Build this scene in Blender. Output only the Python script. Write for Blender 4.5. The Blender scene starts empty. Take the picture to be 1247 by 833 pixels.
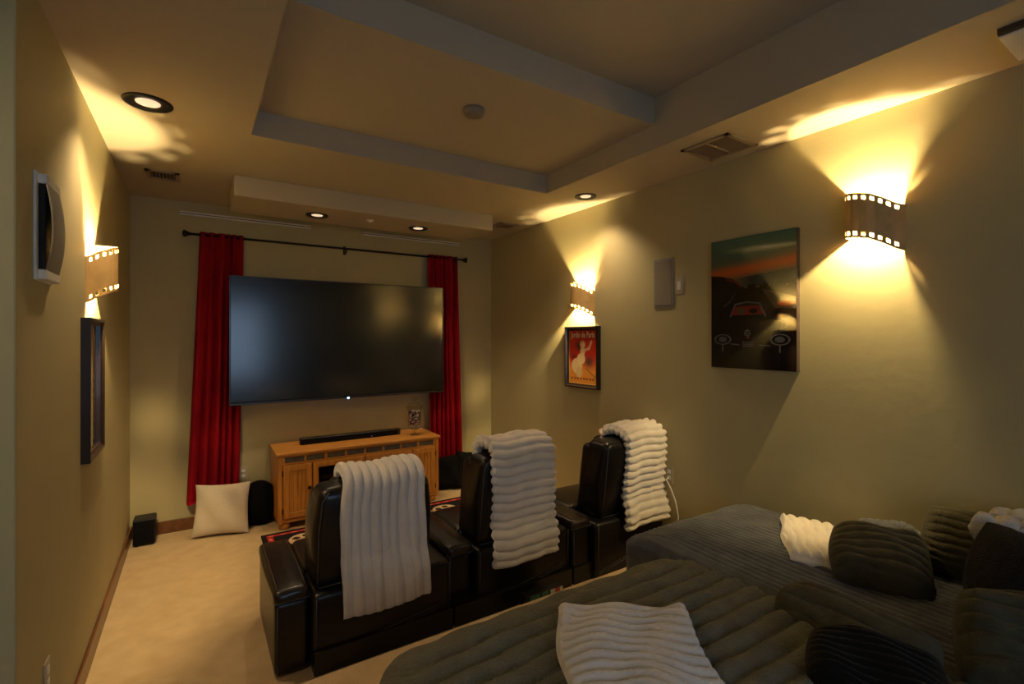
import bpy, bmesh, math, random
import numpy as np
from mathutils import Vector, Matrix
random.seed(7); rng = np.random.RandomState(7)
PI = math.pi
scene = bpy.context.scene
C = scene.collection

# ------------------------------------------------------------------ camera
CAMZ = 1.57
cam_d = bpy.data.cameras.new('camera'); cam = bpy.data.objects.new('camera', cam_d); C.objects.link(cam)
cam.location = (0, 0, CAMZ); cam.rotation_euler = (PI/2, 0, -math.atan2(383.5, 594.5))
cam_d.sensor_width = 36; cam_d.lens = 594.5/1247*36; cam_d.shift_y = -5.5/1247; cam_d.clip_start = 0.02
scene.camera = cam
# ------------------------------------------------------------------ light and exposure
SCONCE_WATTS = 56.0
WINDOW_WATTS = 7.0
ALCOVE_FILL_WATTS = 4.0
world = bpy.data.worlds.new('world'); scene.world = world; world.use_nodes = True
world.node_tree.nodes['Background'].inputs[0].default_value = (.45, .65, 1, 1)
world.node_tree.nodes['Background'].inputs[1].default_value = 0.6
def area(name, loc, rot, sx, sy, watts, col):
    l = bpy.data.lights.new(name, 'AREA'); l.shape = 'RECTANGLE'; l.size = sx; l.size_y = sy; l.energy = watts; l.color = col
    o = bpy.data.objects.new(name, l); C.objects.link(o); o.location = loc; o.rotation_euler = rot; return o
area('window_daylight', (.45, -1.66, 1.5), (PI/2, 0, 0), 1.3, 1.5, WINDOW_WATTS, (.50, .72, 1))
area('alcove_fill', (-1.15, 1.1, 2.55), (0, 0, 0), .4, .4, ALCOVE_FILL_WATTS, (1, .80, .52))  # added fill without a fixture, brightens the alcove wall at the left edge
scene.view_settings.view_transform = 'Standard'; scene.view_settings.look = 'None'
scene.view_settings.gamma = 1; scene.view_settings.use_curve_mapping = False
scene.view_settings.exposure = 0.75
DOWN = .5
SPOT_WATTS = 27.0
# ------------------------------------------------------------------ materials
def mat(name, col, rough=.6, metal=0, bump=0, bscale=60, coat=0, sheen=0, var=0, vscale=6, spec=.5, emit=None, estr=0, attr=None, trans=0, col2=None, bdist=.002, detail=3):
    m = bpy.data.materials.new(name); m.use_nodes = True; nt = m.node_tree; b = nt.nodes['Principled BSDF']
    b.inputs['Base Color'].default_value = (*col, 1); b.inputs['Roughness'].default_value = rough
    b.inputs['Metallic'].default_value = metal; b.inputs['Specular IOR Level'].default_value = spec
    b.inputs['Coat Weight'].default_value = coat; b.inputs['Sheen Weight'].default_value = sheen
    b.inputs['Transmission Weight'].default_value = trans
    if emit: b.inputs['Emission Color'].default_value = (*emit, 1); b.inputs['Emission Strength'].default_value = estr
    tc = nt.nodes.new('ShaderNodeTexCoord')
    if attr:
        a = nt.nodes.new('ShaderNodeAttribute'); a.attribute_name = attr; nt.links.new(a.outputs['Color'], b.inputs['Base Color'])
    elif var or col2:
        n = nt.nodes.new('ShaderNodeTexNoise'); n.inputs['Scale'].default_value = vscale; n.inputs['Detail'].default_value = detail
        nt.links.new(tc.outputs['Object'], n.inputs['Vector'])
        r = nt.nodes.new('ShaderNodeValToRGB'); nt.links.new(n.outputs['Fac'], r.inputs[0])
        c2 = col2 or tuple(min(1, c*(1+var)) for c in col); c1 = col if col2 else tuple(c*(1-var) for c in col)
        r.color_ramp.elements[0].position = .32; r.color_ramp.elements[1].position = .68
        r.color_ramp.elements[0].color = (*c1, 1); r.color_ramp.elements[1].color = (*c2, 1)
        nt.links.new(r.outputs[0], b.inputs['Base Color'])
    if bump:
        n2 = nt.nodes.new('ShaderNodeTexNoise'); n2.inputs['Scale'].default_value = bscale; n2.inputs['Detail'].default_value = 4
        nt.links.new(tc.outputs['Object'], n2.inputs['Vector'])
        bp = nt.nodes.new('ShaderNodeBump'); bp.inputs['Strength'].default_value = bump; bp.inputs['Distance'].default_value = bdist
        nt.links.new(n2.outputs['Fac'], bp.inputs['Height']); nt.links.new(bp.outputs[0], b.inputs['Normal'])
    return m
def wood(name, c1, c2, rough=.35, scale=3, axis=0):
    m = mat(name, c1, rough, coat=.15); nt = m.node_tree; b = nt.nodes['Principled BSDF']
    tc = nt.nodes.new('ShaderNodeTexCoord'); mp = nt.nodes.new('ShaderNodeMapping'); s = [14, 14, 14]; s[axis] = 1
    mp.inputs['Scale'].default_value = s; nt.links.new(tc.outputs['Object'], mp.inputs[0])
    n = nt.nodes.new('ShaderNodeTexNoise'); n.inputs['Scale'].default_value = scale; n.inputs['Detail'].default_value = 6; n.inputs['Distortion'].default_value = 1.2
    nt.links.new(mp.outputs[0], n.inputs['Vector'])
    r = nt.nodes.new('ShaderNodeValToRGB'); r.color_ramp.elements[0].position = .3; r.color_ramp.elements[1].position = .7
    r.color_ramp.elements[0].color = (*c1, 1); r.color_ramp.elements[1].color = (*c2, 1)
    nt.links.new(n.outputs['Fac'], r.inputs[0]); nt.links.new(r.outputs[0], b.inputs['Base Color'])
    return m
M = {}
M['wall'] = mat('olive wall paint', (.46, .405, .225), .62, bump=.25, bscale=22, bdist=.004, var=.03, vscale=2, spec=.35)
M['ceil'] = mat('cream ceiling paint', (.47, .415, .31), .75, bump=.15, bscale=30, spec=.25)
M['carpet'] = mat('beige carpet', (.50, .355, .19), .95, bump=.9, bscale=260, sheen=.2, col2=(.58, .425, .24), vscale=10, spec=.1, bdist=.006, detail=8)
M['base'] = wood('stained baseboard wood', (.10, .035, .012), (.20, .075, .028), .35, 2, 1)
M['oak'] = wood('golden oak across', (.50, .20, .035), (.68, .32, .07), .38, 2.5, 0)
M['oakv'] = wood('golden oak upright', (.48, .19, .032), (.68, .31, .066), .38, 2.5, 2)
M['slate'] = mat('grey slate tile', (.12, .10, .08), .5, var=.5, vscale=9, bump=.3)
M['leather'] = mat('black brown leather', (.005, .0038, .0035), .36, bump=.35, bscale=90, coat=.12, spec=.4, bdist=.0015, var=.2, vscale=4)
M['leatherb'] = mat('dark brown arm leather', (.012, .007, .005), .34, bump=.3, bscale=80, coat=.15, spec=.45, bdist=.0015, var=.2, vscale=4)
M['seam_highlight'] = mat('grey piping', (.055, .05, .047), .4)  # seam lines in lighter grey, painting in the highlights along the leather edges
M['blackp'] = mat('black plastic', (.008, .008, .009), .4, spec=.3)
M['blackf'] = mat('black fabric', (.006, .0065, .007), .95, bump=.3, bscale=200, spec=.08)
M['mesh'] = mat('black speaker cloth', (.006, .006, .007), .9, spec=.1)
M['screen'] = mat('glossy black screen', (.004, .005, .006), .18, spec=.8, coat=.6)
M['screen'].node_tree.nodes['Principled BSDF'].inputs['Coat Roughness'].default_value = .22
M['alu'] = mat('dark brushed aluminium', (.10, .105, .11), .3, metal=1)
M['chrome'] = mat('chrome', (.8, .8, .8), .15, metal=1)
M['rod'] = mat('bronze black rod', (.02, .014, .010), .35, metal=.6)
M['knob'] = mat('antique bronze', (.05, .03, .015), .35, metal=.8)
M['red'] = mat('crimson velvet curtain', (.27, .0015, .009), .75, bump=.15, bscale=180, sheen=0, spec=.15, var=.12, vscale=5)
M['cushw'] = mat('cream knitted cushion', (.62, .53, .41), .9, bump=.8, bscale=120, sheen=.2, bdist=.004)
M['white'] = mat('white plastic', (.78, .78, .75), .4)
M['ivory'] = mat('ivory plastic', (.48, .42, .30), .45)
M['almond'] = mat('almond panel', (.25, .225, .185), .55)
M['tan'] = mat('bronze lacquer shade', (.60, .39, .15), .5, metal=0, var=.12, vscale=12)
M['throw'] = mat('cream ribbed plush', (.78, .71, .62), .95, bump=.7, bscale=210, sheen=.5, var=.06, vscale=9, bdist=.006, spec=.1)
M['throwg'] = mat('warm white ribbed plush', (.76, .70, .64), .95, bump=.7, bscale=210, sheen=.5, var=.06, vscale=9, bdist=.006, spec=.1)
M['olive'] = mat('olive ribbed plush', (.140, .134, .094), .92, bump=.9, bscale=130, sheen=.12, var=.14, vscale=16, bdist=.01, spec=.15, detail=6)
M['slateb'] = mat('slate blue ribbed plush', (.075, .080, .092), .85, bump=.8, bscale=160, sheen=.2, var=.22, vscale=13, bdist=.006, spec=.2, detail=6)
M['olive_shaded'] = mat('olive ribbed plush in painted shade', (.075, .068, .040), .92, bump=.5, bscale=130, sheen=.08, var=.18, vscale=16, bdist=.01, spec=.1, detail=6)  # darker copy of the olive plush, the pillows' shade put into the colour
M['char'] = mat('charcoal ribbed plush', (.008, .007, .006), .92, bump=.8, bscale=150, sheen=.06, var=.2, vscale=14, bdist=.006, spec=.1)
gm = bpy.data.materials.new('clear thin glass'); gm.use_nodes = True; gt = gm.node_tree; gt.nodes.clear()
go = gt.nodes.new('ShaderNodeOutputMaterial'); gx = gt.nodes.new('ShaderNodeMixShader'); ga = gt.nodes.new('ShaderNodeBsdfTransparent'); gb = gt.nodes.new('ShaderNodeBsdfGlossy'); gf = gt.nodes.new('ShaderNodeMath'); lw = gt.nodes.new('ShaderNodeLayerWeight')
gf.operation = 'POWER'; gf.inputs[1].default_value = 3.5; lw.inputs[0].default_value = .5; gt.links.new(lw.outputs['Facing'], gf.inputs[0]); ga.inputs[0].default_value = (.93, .94, .93, 1); gb.inputs['Roughness'].default_value = .03
gt.links.new(gf.outputs[0], gx.inputs[0]); gt.links.new(ga.outputs[0], gx.inputs[1]); gt.links.new(gb.outputs[0], gx.inputs[2]); gt.links.new(gx.outputs[0], go.inputs[0])
M['glass'] = gm
M['print'] = mat('glossy printed panel', (1, 1, 1), .04, attr='Col', spec=.6)
M['poster'] = mat('printed paper', (1, 1, 1), .35, attr='Col', spec=.4)
M['rug'] = mat('printed rug pile', (1, 1, 1), .95, attr='Col', bump=.5, bscale=300, spec=.05)
M['frame'] = mat('dark moulded frame', (.018, .010, .008), .3, coat=.3)
M['edge'] = mat('panel edge', (.05, .035, .03), .25, coat=.3)
M['ink'] = mat('pale lettering ink', (.85, .74, .48), .5)
M['bulb'] = mat('glowing bulb', (1, .8, .5), .4, emit=(1, .73, .33), estr=1)
M['led'] = mat('blue standby lamp', (.2, .4, 1), .4, emit=(.15, .35, 1), estr=12)
M['lens'] = mat('recessed lamp lens', (.8, .7, .55), .4, emit=(1, .74, .46), estr=DOWN)
M['silver'] = mat('pale grey grille', (.26, .255, .23), .5)
M['ventd'] = mat('dark vent cavity', (.05, .035, .02), .8)
M['vent'] = mat('tan painted vent metal', (.33, .26, .17), .5)
M['vents'] = mat('brown vent slat', (.19, .13, .09), .45)
# ------------------------------------------------------------------ helpers
def link(name, me, parent=None, m=None, smooth=False):
    o = bpy.data.objects.new(name, me); C.objects.link(o)
    if m is not None: me.materials.append(m)
    if smooth:
        for p in me.polygons: p.use_smooth = True
    if parent is not None: o.parent = parent
    return o
def obj(name, bm, m, parent=None, smooth=False):
    me = bpy.data.meshes.new(name); bmesh.ops.recalc_face_normals(bm, faces=bm.faces); bm.to_mesh(me); bm.free()
    return link(name, me, parent, m, smooth)
def bx(bm, x0, x1, y0, y1, z0, z1, bev=0, seg=2, T=None):
    r = bmesh.ops.create_cube(bm, size=1); vs = r['verts']
    for v in vs: v.co = Vector((x0+(v.co.x+.5)*(x1-x0), y0+(v.co.y+.5)*(y1-y0), z0+(v.co.z+.5)*(z1-z0)))
    if bev:
        es = list({e for v in vs for e in v.link_edges})
        r2 = bmesh.ops.bevel(bm, geom=es, offset=bev, segments=seg, affect='EDGES', profile=.5)
        vs = list({v for f in r2['faces'] for v in f.verts} | {v for v in vs if v.is_valid})
    if T is not None:
        for v in vs: v.co = T @ v.co
    return vs
def box(name, x0, x1, y0, y1, z0, z1, m, parent=None, bev=0, seg=2, T=None, smooth=False):
    bm = bmesh.new(); bx(bm, x0, x1, y0, y1, z0, z1, bev, seg, T); return obj(name, bm, m, parent, smooth)
def tube(bm, pts, r, n=8, closed=False):
    pts = [Vector(p) for p in pts]; rings = []; up0 = None
    N = len(pts)
    for i, p in enumerate(pts):
        a = pts[(i-1) % N] if (closed or i > 0) else p; b = pts[(i+1) % N] if (closed or i < N-1) else p
        t = (b-a).normalized()
        if up0 is None: up0 = Vector((0, 0, 1)) if abs(t.z) < .9 else Vector((1, 0, 0))
        s = t.cross(up0).normalized(); up = s.cross(t).normalized(); up0 = up
        rr = r[i] if isinstance(r, (list, tuple)) else r
        rings.append([bm.verts.new(p+(s*math.cos(2*PI*k/n)+up*math.sin(2*PI*k/n))*rr) for k in range(n)])
    for i in range(N if closed else N-1):
        A = rings[i]; B = rings[(i+1) % N]
        for k in range(n): bm.faces.new((A[k], A[(k+1) % n], B[(k+1) % n], B[k]))
    if not closed: bm.faces.new(rings[0][::-1]); bm.faces.new(rings[-1])
def lathe(bm, prof, cx=0, cy=0, n=24, cap=True):
    rings = [[bm.verts.new((cx+r*math.cos(2*PI*k/n), cy+r*math.sin(2*PI*k/n), z)) for k in range(n)] for r, z in prof]
    for A, B in zip(rings, rings[1:]):
        for k in range(n): bm.faces.new((A[k], A[(k+1) % n], B[(k+1) % n], B[k]))
    if cap: bm.faces.new(rings[0][::-1]); bm.faces.new(rings[-1])
def thing(name, label, cat, loc=(0, 0, 0), group=None):
    o = bpy.data.objects.new(name, None); C.objects.link(o); o.location = loc; o.empty_display_size = .1
    return tag(o, label, cat, group)
def tag(o, label, cat, group=None):
    o['label'] = label; o['category'] = cat
    if group: o['group'] = group
    return o
def struct(o): o['kind'] = 'structure'; return o
def rebase(root, loc):
    """put an Empty at its thing's base: children keep their places"""
    root.location = loc
    for o in list(bpy.data.objects):
        if o.parent is root and o.type != 'EMPTY': o.location = o.location - Vector(loc)
def mesh_np(name, V, F, m, parent=None, smooth=True):
    me = bpy.data.meshes.new(name); me.from_pydata([tuple(v) for v in V], [], [tuple(f) for f in F]); me.update()
    return link(name, me, parent, m, smooth)
def edgef(d, w): d = np.clip(d/w, 0, 1); return np.sqrt(np.clip(1-(1-d)**2, 0, 1))
def surf(name, F, nu, nv, th, rib, m, parent=None, ew=.03, both=True):
    """a soft sheet: F(u,v) mid-surface, th thickness, rib(u,v) extra height; closed rounded edges"""
    u, v = np.meshgrid(np.linspace(0, 1, nu), np.linspace(0, 1, nv), indexing='ij')
    P = np.stack(F(u, v), -1)
    n = np.cross(np.gradient(P, axis=0), np.gradient(P, axis=1)); n /= np.linalg.norm(n, axis=-1, keepdims=True)+1e-9
    du = np.minimum(u, 1-u); dv = np.minimum(v, 1-v)
    e = edgef(du, ew)*edgef(dv, ew); h = (th/2+rib(u, v))*e
    T = P+n*h[..., None]; B = P-n*((h if both else (th/2)*e))[..., None]
    V = np.concatenate([T.reshape(-1, 3), B.reshape(-1, 3)]); N = nu*nv
    i, j = np.meshgrid(np.arange(nu-1), np.arange(nv-1), indexing='ij'); a = (i*nv+j).ravel()
    q = np.stack([a, a+nv, a+nv+1, a+1], -1); Fc = np.concatenate([q, q[:, ::-1]+N])
    ed = [(j0, j0+1) for j0 in range(nv-1)]+[((nu-1)*nv+j0+1, (nu-1)*nv+j0) for j0 in range(nv-1)]
    ed += [((i0+1)*nv, i0*nv) for i0 in range(nu-1)]+[(i0*nv+nv-1, (i0+1)*nv+nv-1) for i0 in range(nu-1)]
    Fe = [(x, y, y+N, x+N) for x, y in ed]
    return mesh_np(name, V, list(Fc)+Fe, m, parent)
def scal(x, p, A): return A*np.abs(np.sin(PI*x/p))**.55
def wob(a, b, k=1.0, s=0): return np.sin(a*3.1*k+1.3+s)*np.cos(b*2.3*k+.4*s)+.5*np.sin(a*7.3*k+b*5.1*k+s)
# flat print raster on a grid of vertices with a colour attribute
class Print:
    def __init__(s, w, h, nx, ny, bg):
        s.w, s.h, s.nx, s.ny = w, h, nx, ny
        s.X, s.Y = np.meshgrid(np.linspace(0, 1, nx), np.linspace(0, 1, ny)); s.c = np.zeros((ny, nx, 3)); s.c[:] = bg
    def put(s, mask, col, a=1.0): m = np.clip(mask, 0, 1)[..., None]*a; s.c = s.c*(1-m)+np.array(col)*m
    def soft(s, d, k=.006): return np.clip(.5-d/k, 0, 1)
    def ell(s, cx, cy, rx, ry, col, a=1, ring=None, k=.02, rot=0):
        dx = s.X-cx; dy = s.Y-cy; c, q = math.cos(rot), math.sin(rot); x = dx*c+dy*q; y = -dx*q+dy*c
        d = np.sqrt((x/rx)**2+(y/ry)**2)-1
        s.put(s.soft(np.abs(d)-ring if ring else d, k*4), col, a)
    def poly(s, pts, col, a=1):
        ins = np.zeros_like(s.X, bool); n = len(pts)
        for i in range(n):
            x1, y1 = pts[i]; x2, y2 = pts[(i+1) % n]
            if y1 == y2: continue
            c = ((s.Y < y1) != (s.Y < y2)) & (s.X < (x2-x1)*(s.Y-y1)/(y2-y1)+x1); ins ^= c
        s.put(ins.astype(float), col, a)
    def line(s, pts, wd, col, a=1):
        asp = s.h/s.w
        for (x1, y1), (x2, y2) in zip(pts, pts[1:]):
            vx, vy = x2-x1, (y2-y1)*asp; L = vx*vx+vy*vy+1e-9; px, py = s.X-x1, (s.Y-y1)*asp
            t = np.clip((px*vx+py*vy)/L, 0, 1); d = np.hypot(px-t*vx, py-t*vy)-wd; s.put(s.soft(d, wd*1.5), col, a)
    def build(s, name, m, parent, O, U, W):
        """O corner (x=0,y=0), U vector along x, W vector along y"""
        O, U, W = map(np.array, (O, U, W)); V = O+s.X[..., None]*U+s.Y[..., None]*W; V = V.reshape(-1, 3)
        i, j = np.meshgrid(np.arange(s.ny-1), np.arange(s.nx-1), indexing='ij'); a = (i*s.nx+j).ravel()
        o = mesh_np(name, V, np.stack([a, a+1, a+s.nx+1, a+s.nx], -1), m, parent, False)
        at = o.data.color_attributes.new('Col', 'FLOAT_COLOR', 'POINT')
        at.data.foreach_set('color', np.concatenate([s.c.reshape(-1, 3), np.ones((s.nx*s.ny, 1))], 1).ravel().astype(np.float32))
        return o
# ------------------------------------------------------------------ room shell
XL, XR, YF, YB, XH = -.439, 2.813, 4.8, -1.6, -1.6
ZC, ZT1, ZT2, RZ, RY = 2.68, 2.82, 2.98, .26, 2.0
def sbox(name, *a, **k): return struct(box(name, *a, **k))
fl = sbox('floor', XH-.1, XR+.1, RY-.3, YF+.1, -.12, 0, M['carpet'])
box('platform', XH-.1, XR, YB, RY, -.12, RZ, M['carpet'], fl, bev=.02, seg=3)
sbox('wall_left', XL-.1, XL, 1.96, YF+.1, -.05, ZC+.02, M['wall'], bev=.006)
sbox('wall_alcove', XH-.1, XL-.1, 1.96, 2.06, RZ-.05, ZC+.02, M['wall'])
sbox('wall_hall', XH-.1, XH, YB-.1, 1.96, RZ-.05, ZC+.02, M['wall'])
sbox('wall_far', XL, XR, YF, YF+.1, -.05, ZC+.02, M['wall'])
sbox('wall_right', XR, XR+.1, YB-.1, YF+.1, -.05, ZC+.02, M['wall'])
bm = bmesh.new(); wx0, wx1, wz0, wz1 = -.2, 1.1, .75, 2.25
for a in ((XH, wx0, RZ-.05, ZC+.02), (wx1, XR, RZ-.05, ZC+.02), (wx0, wx1, RZ-.05, wz0), (wx0, wx1, wz1, ZC+.02)):
    bx(bm, a[0], a[1], YB-.1, YB, a[2], a[3])
struct(obj('wall_back', bm, M['wall']))
bm = bmesh.new()
for a in ((wx0, wx0+.05, wz0, wz1), (wx1-.05, wx1, wz0, wz1), (wx0, wx1, wz0, wz0+.05), (wx0, wx1, wz1-.05, wz1), (.43, .47, wz0, wz1)):
    bx(bm, a[0], a[1], YB-.05, YB+.01, a[2], a[3])
struct(obj('window_1', bm, M['base']))
bm = bmesh.new(); tx0, tx1, ty0, ty1, tm = .25, 2.263, -.8, 3.02, 1.96
for a in ((XH-.1, tx0, YB-.1, YF+.1), (tx1, XR+.1, YB-.1, YF+.1), (tx0, tx1, YB-.1, ty0), (tx0, tx1, ty1, YF+.1)):
    bx(bm, a[0], a[1], a[2], a[3], ZC, ZT2+.1)
bx(bm, tx0, tx1, tm, ty1, ZT1, ZT2+.1); bx(bm, tx0, tx1, ty0, tm, ZT2, ZT2+.1)
ceil = struct(obj('ceiling', bm, M['ceil']))
box('soffit', .212, 2.256, 3.82, 4.36, ZC-.14, ZC, M['ceil'], ceil, bev=.004)
def baseboard(name, x0, x1, y0, y1, z): return sbox(name, x0, x1, y0, y1, z, z+.10, M['base'], bev=.005)
baseboard('baseboard_left', XL, XL+.014, 1.98, YF, 0)
baseboard('baseboard_far', XL+.014, XR-.014, YF-.014, YF, 0)
baseboard('baseboard_right', XR-.014, XR, RY+.02, YF-.014, 0)
baseboard('baseboard_platform', XR-.014, XR, YB, RY+.06, RZ)
# ------------------------------------------------------------------ wall sconces
def sconce(label, side, yfar, ztop):
    X = XR if side > 0 else XL; H = .218; k = .30
    root = thing('wall_sconce', label, 'wall lamp', (X, yfar-.11, ztop-.15), 'film strip wall sconces')
    prof = [(0, .001), (0, .03), (.003, .055), (.015, .078), (.035, .094), (.06, .102), (.09, .102), (.12, .093), (.15, .075), (.175, .053), (.198, .032), (.22, .018), (.243, .006), (.256, .001)]
    # resample by arc length
    P = np.array(prof)*[.235/.256, 1.0]; L = np.r_[0, np.cumsum(np.hypot(*np.diff(P, axis=0).T))]; T = L[-1]
    stops = [0, .02, .045]; s = .062; holes = []
    while s < T-.030: holes.append((s, s+.017)); s += .034
    for a, b in holes: stops += [a, b]
    stops += [T-.006, T]; stops = sorted(set(stops))
    full = []
    for a, b in zip(stops, stops[1:]): full += [a, (a+b)/2]
    full.append(stops[-1])
    S = np.interp(full, L, P[:, 0]); O = np.interp(full, L, P[:, 1]); rows = [0, .012, .030, H/2, H-.030, H-.012, H]
    drop = lambda q: np.interp(q, [0, .06, .12, .16, .20, .225, .24], [.012, .020, .034, .056, .085, .098, .100])
    t = .0022; V = []; F = []; nr = len(rows); n = len(full)
    for off in (0, 1):
        for a in range(n):
            i0, i1 = max(a-1, 0), min(a+1, n-1); d = np.array([S[i1]-S[i0], O[i1]-O[i0]]); d /= np.linalg.norm(d)
            nx = np.array([-d[1], d[0]])*t*off
            for r in rows: V.append((-side*(O[a]-nx[1]*1.0 if off else O[a])+0, -(S[a]-nx[0]*1.0 if off else S[a])+.11, .15-drop(S[a])-r))
    cell = set()
    for a in range(n-1):
        for r in range(nr-1):
            mid = (full[a]+full[a+1])/2
            if r in (1, 4) and any(h0 < mid < h1 for h0, h1 in holes): continue
            cell.add((a, r))
    idx = lambda o, a, r: o*n*nr+a*nr+r
    for a, r in cell:
        F.append((idx(0, a, r), idx(0, a+1, r), idx(0, a+1, r+1), idx(0, a, r+1))); F.append((idx(1, a, r), idx(1, a, r+1), idx(1, a+1, r+1), idx(1, a+1, r)))
        for da, dr, e in ((-1, 0, ((a, r), (a, r+1))), (1, 0, ((a+1, r), (a+1, r+1))), (0, -1, ((a, r), (a+1, r))), (0, 1, ((a, r+1), (a+1, r+1)))):
            if (a+da, r+dr) not in cell: (p, q) = e; F.append((idx(0, *p), idx(0, *q), idx(1, *q), idx(1, *p)))
    sh = mesh_np('lamp_shade', V, F, M['tan'], root, False)
    bm = bmesh.new(); bx(bm, *sorted((0, -side*.006)), .0, .06, -.05, .02); bx(bm, *sorted((-side*.006, -side*.03)), .018, .042, -.035, -.02)
    obj('back_plate', bm, M['tan'], root)
    bm = bmesh.new(); bmesh.ops.create_icosphere(bm, subdivisions=2, radius=.011, matrix=Matrix.Translation((-side*.064, 0, 0)))
    b = obj('bulb', bm, M['bulb'], root, True); b['label'] = 'glowing warm bulb'
    area_ = 4*PI*.011**2
    M['bulb'].node_tree.nodes['Principled BSDF'].inputs['Emission Strength'].default_value = SCONCE_WATTS/area_/PI
    return root
sconce('film-strip sconce high on right wall, beside the car painting', 1, 1.165, 2.30)
sconce('small film-strip sconce on right wall above the red poster', 1, 3.31, 2.065)
sconce('film-strip sconce on left wall above narrow framed picture', -1, 3.235, 2.05)
# ------------------------------------------------------------------ ceiling fittings
def downlight(label, x, y, z, r=.095):
    root = thing('recessed_light', label, 'ceiling light', (x, y, z), 'recessed ceiling lights')
    bm = bmesh.new(); lathe(bm, [(r, 0), (r, -.004), (r*.93, -.009), (r*.78, -.006), (r*.62, -.0025), (r*.5, -.0015), (r*.5, 0)], n=40, cap=False); obj('trim_ring', bm, M['blackp'], root, True)
    bm = bmesh.new(); lathe(bm, [(r*.49, 0), (r*.49, -.003), (r*.3, -.006), (.001, -.007)], n=32); obj('lens', bm, M['lens'], root, True)
    l = bpy.data.lights.new('downlight_lamp', 'SPOT'); l.energy = SPOT_WATTS*(1 if r > .09 else .75); l.color = (1, .72, .42); l.spot_size = 2.0; l.spot_blend = .9; l.shadow_soft_size = .04
    lo = bpy.data.objects.new('downlight_lamp', l); C.objects.link(lo); lo.location = (x, y, z-.03)
downlight('large black-rimmed recessed light on ceiling by left sconce', -.195, 2.87, ZC, .10)
downlight('small recessed light in ceiling near right wall vent', 2.566, 2.91, ZC, .085)
downlight('left recessed light under dropped soffit above the television', .80, 4.09, ZC-.14, .085)
downlight('right recessed light under dropped soffit near right curtain', 1.65, 4.096, ZC-.14, .085)
def ceiling_vent(label, x0, x1, y0, y1, z, n, split, th=.006):
    root = thing('ceiling_vent', label, 'vent', ((x0+x1)/2, (y0+y1)/2, z)); cx, cy = (x0+x1)/2, (y0+y1)/2
    w, h = (x1-x0)/2, (y1-y0)/2; f = .025; bm = bmesh.new()
    for a in ((-w, w, -h, -h+f), (-w, w, h-f, h), (-w, -w+f, -h, h), (w-f, w, -h, h)): bx(bm, *a, -th-.004, 0)
    if split: bx(bm, -w+f, w-f, -.006, .006, -th-.004, 0)
    obj('frame', bm, M['vent'], root); box('backing', -w+f, w-f, -h+f, h-f, -.002, 0, M['ventd'], root)
    me = None; spans = ((-h+f, -.006), (.006, h-f)) if split else ((-h+f, h-f),)
    for a, b in spans:
        for i in range(n):
            x = -w+f+(i+.5)*(2*w-2*f)/n; bm = bmesh.new()
            bx(bm, -.006, .006, a, b, -.001, .0008, T=Matrix.Translation((x, 0, -.0045))@Matrix.Rotation(.5, 4, 'Y')); obj('slat', bm, M['vents'], root)
ceiling_vent('two-panel louvred vent in ceiling beside right wall', 2.41, 2.70, 1.585, 1.89, ZC, 9, True)
ceiling_vent('small dark ceiling vent in far left corner', -.29, -.10, 3.99, 4.19, ZC, 7, False)
ceiling_vent('small ceiling vent in far right corner beside the soffit', 2.46, 2.66, 4.0, 4.2, ZC, 7, False)
root = thing('curved_diffuser', 'pale box diffuser hanging from ceiling at top right corner', 'vent', (2.55, .40, ZC))
box('housing', -.13, .13, -.25, .13, -.022, 0, M['ventd'], root)
for a, b in ((.02, .13), (-.11, .015), (-.24, -.115)):
    bm = bmesh.new(); bx(bm, -.115, .15, a, b, -.030, -.023, .002); obj('flap', bm, M['white'], root)
bm = bmesh.new(); lathe(bm, [(.058, 0), (.058, -.018), (.05, -.034), (.03, -.038), (.001, -.038)], 1.274, 2.36, 32)
o = obj('smoke_detector', bm, M['almond'], None, True); o.location = (0, 0, ZT1); tag(o, 'round off-white smoke detector on the tray ceiling', 'detector')
bm = bmesh.new(); lathe(bm, [(.032, 0), (.03, -.006), (.012, -.01), (.008, -.018), (.001, -.018)], 1.2, 4.03, 24)
o = obj('sprinkler_cap', bm, M['white'], None, True); o.location = (0, 0, ZC-.14); tag(o, 'tiny white sprinkler cap under soffit between recessed lights', 'sprinkler')
for lab, a, b in (('long white linear diffuser on far wall above left curtain', -.12, .88), ('shorter white linear diffuser on far wall above right curtain', 1.36, 2.40)):
    root = thing('linear_diffuser', lab, 'vent', ((a+b)/2, YF, 2.585)); w = (b-a)/2
    box('rail', -w, w, -.02, 0, .004, .014, M['white'], root); box('rail', -w, w, -.02, 0, -.014, -.004, M['white'], root); box('slot', -w, w, -.008, 0, -.004, .004, M['ventd'], root)
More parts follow.
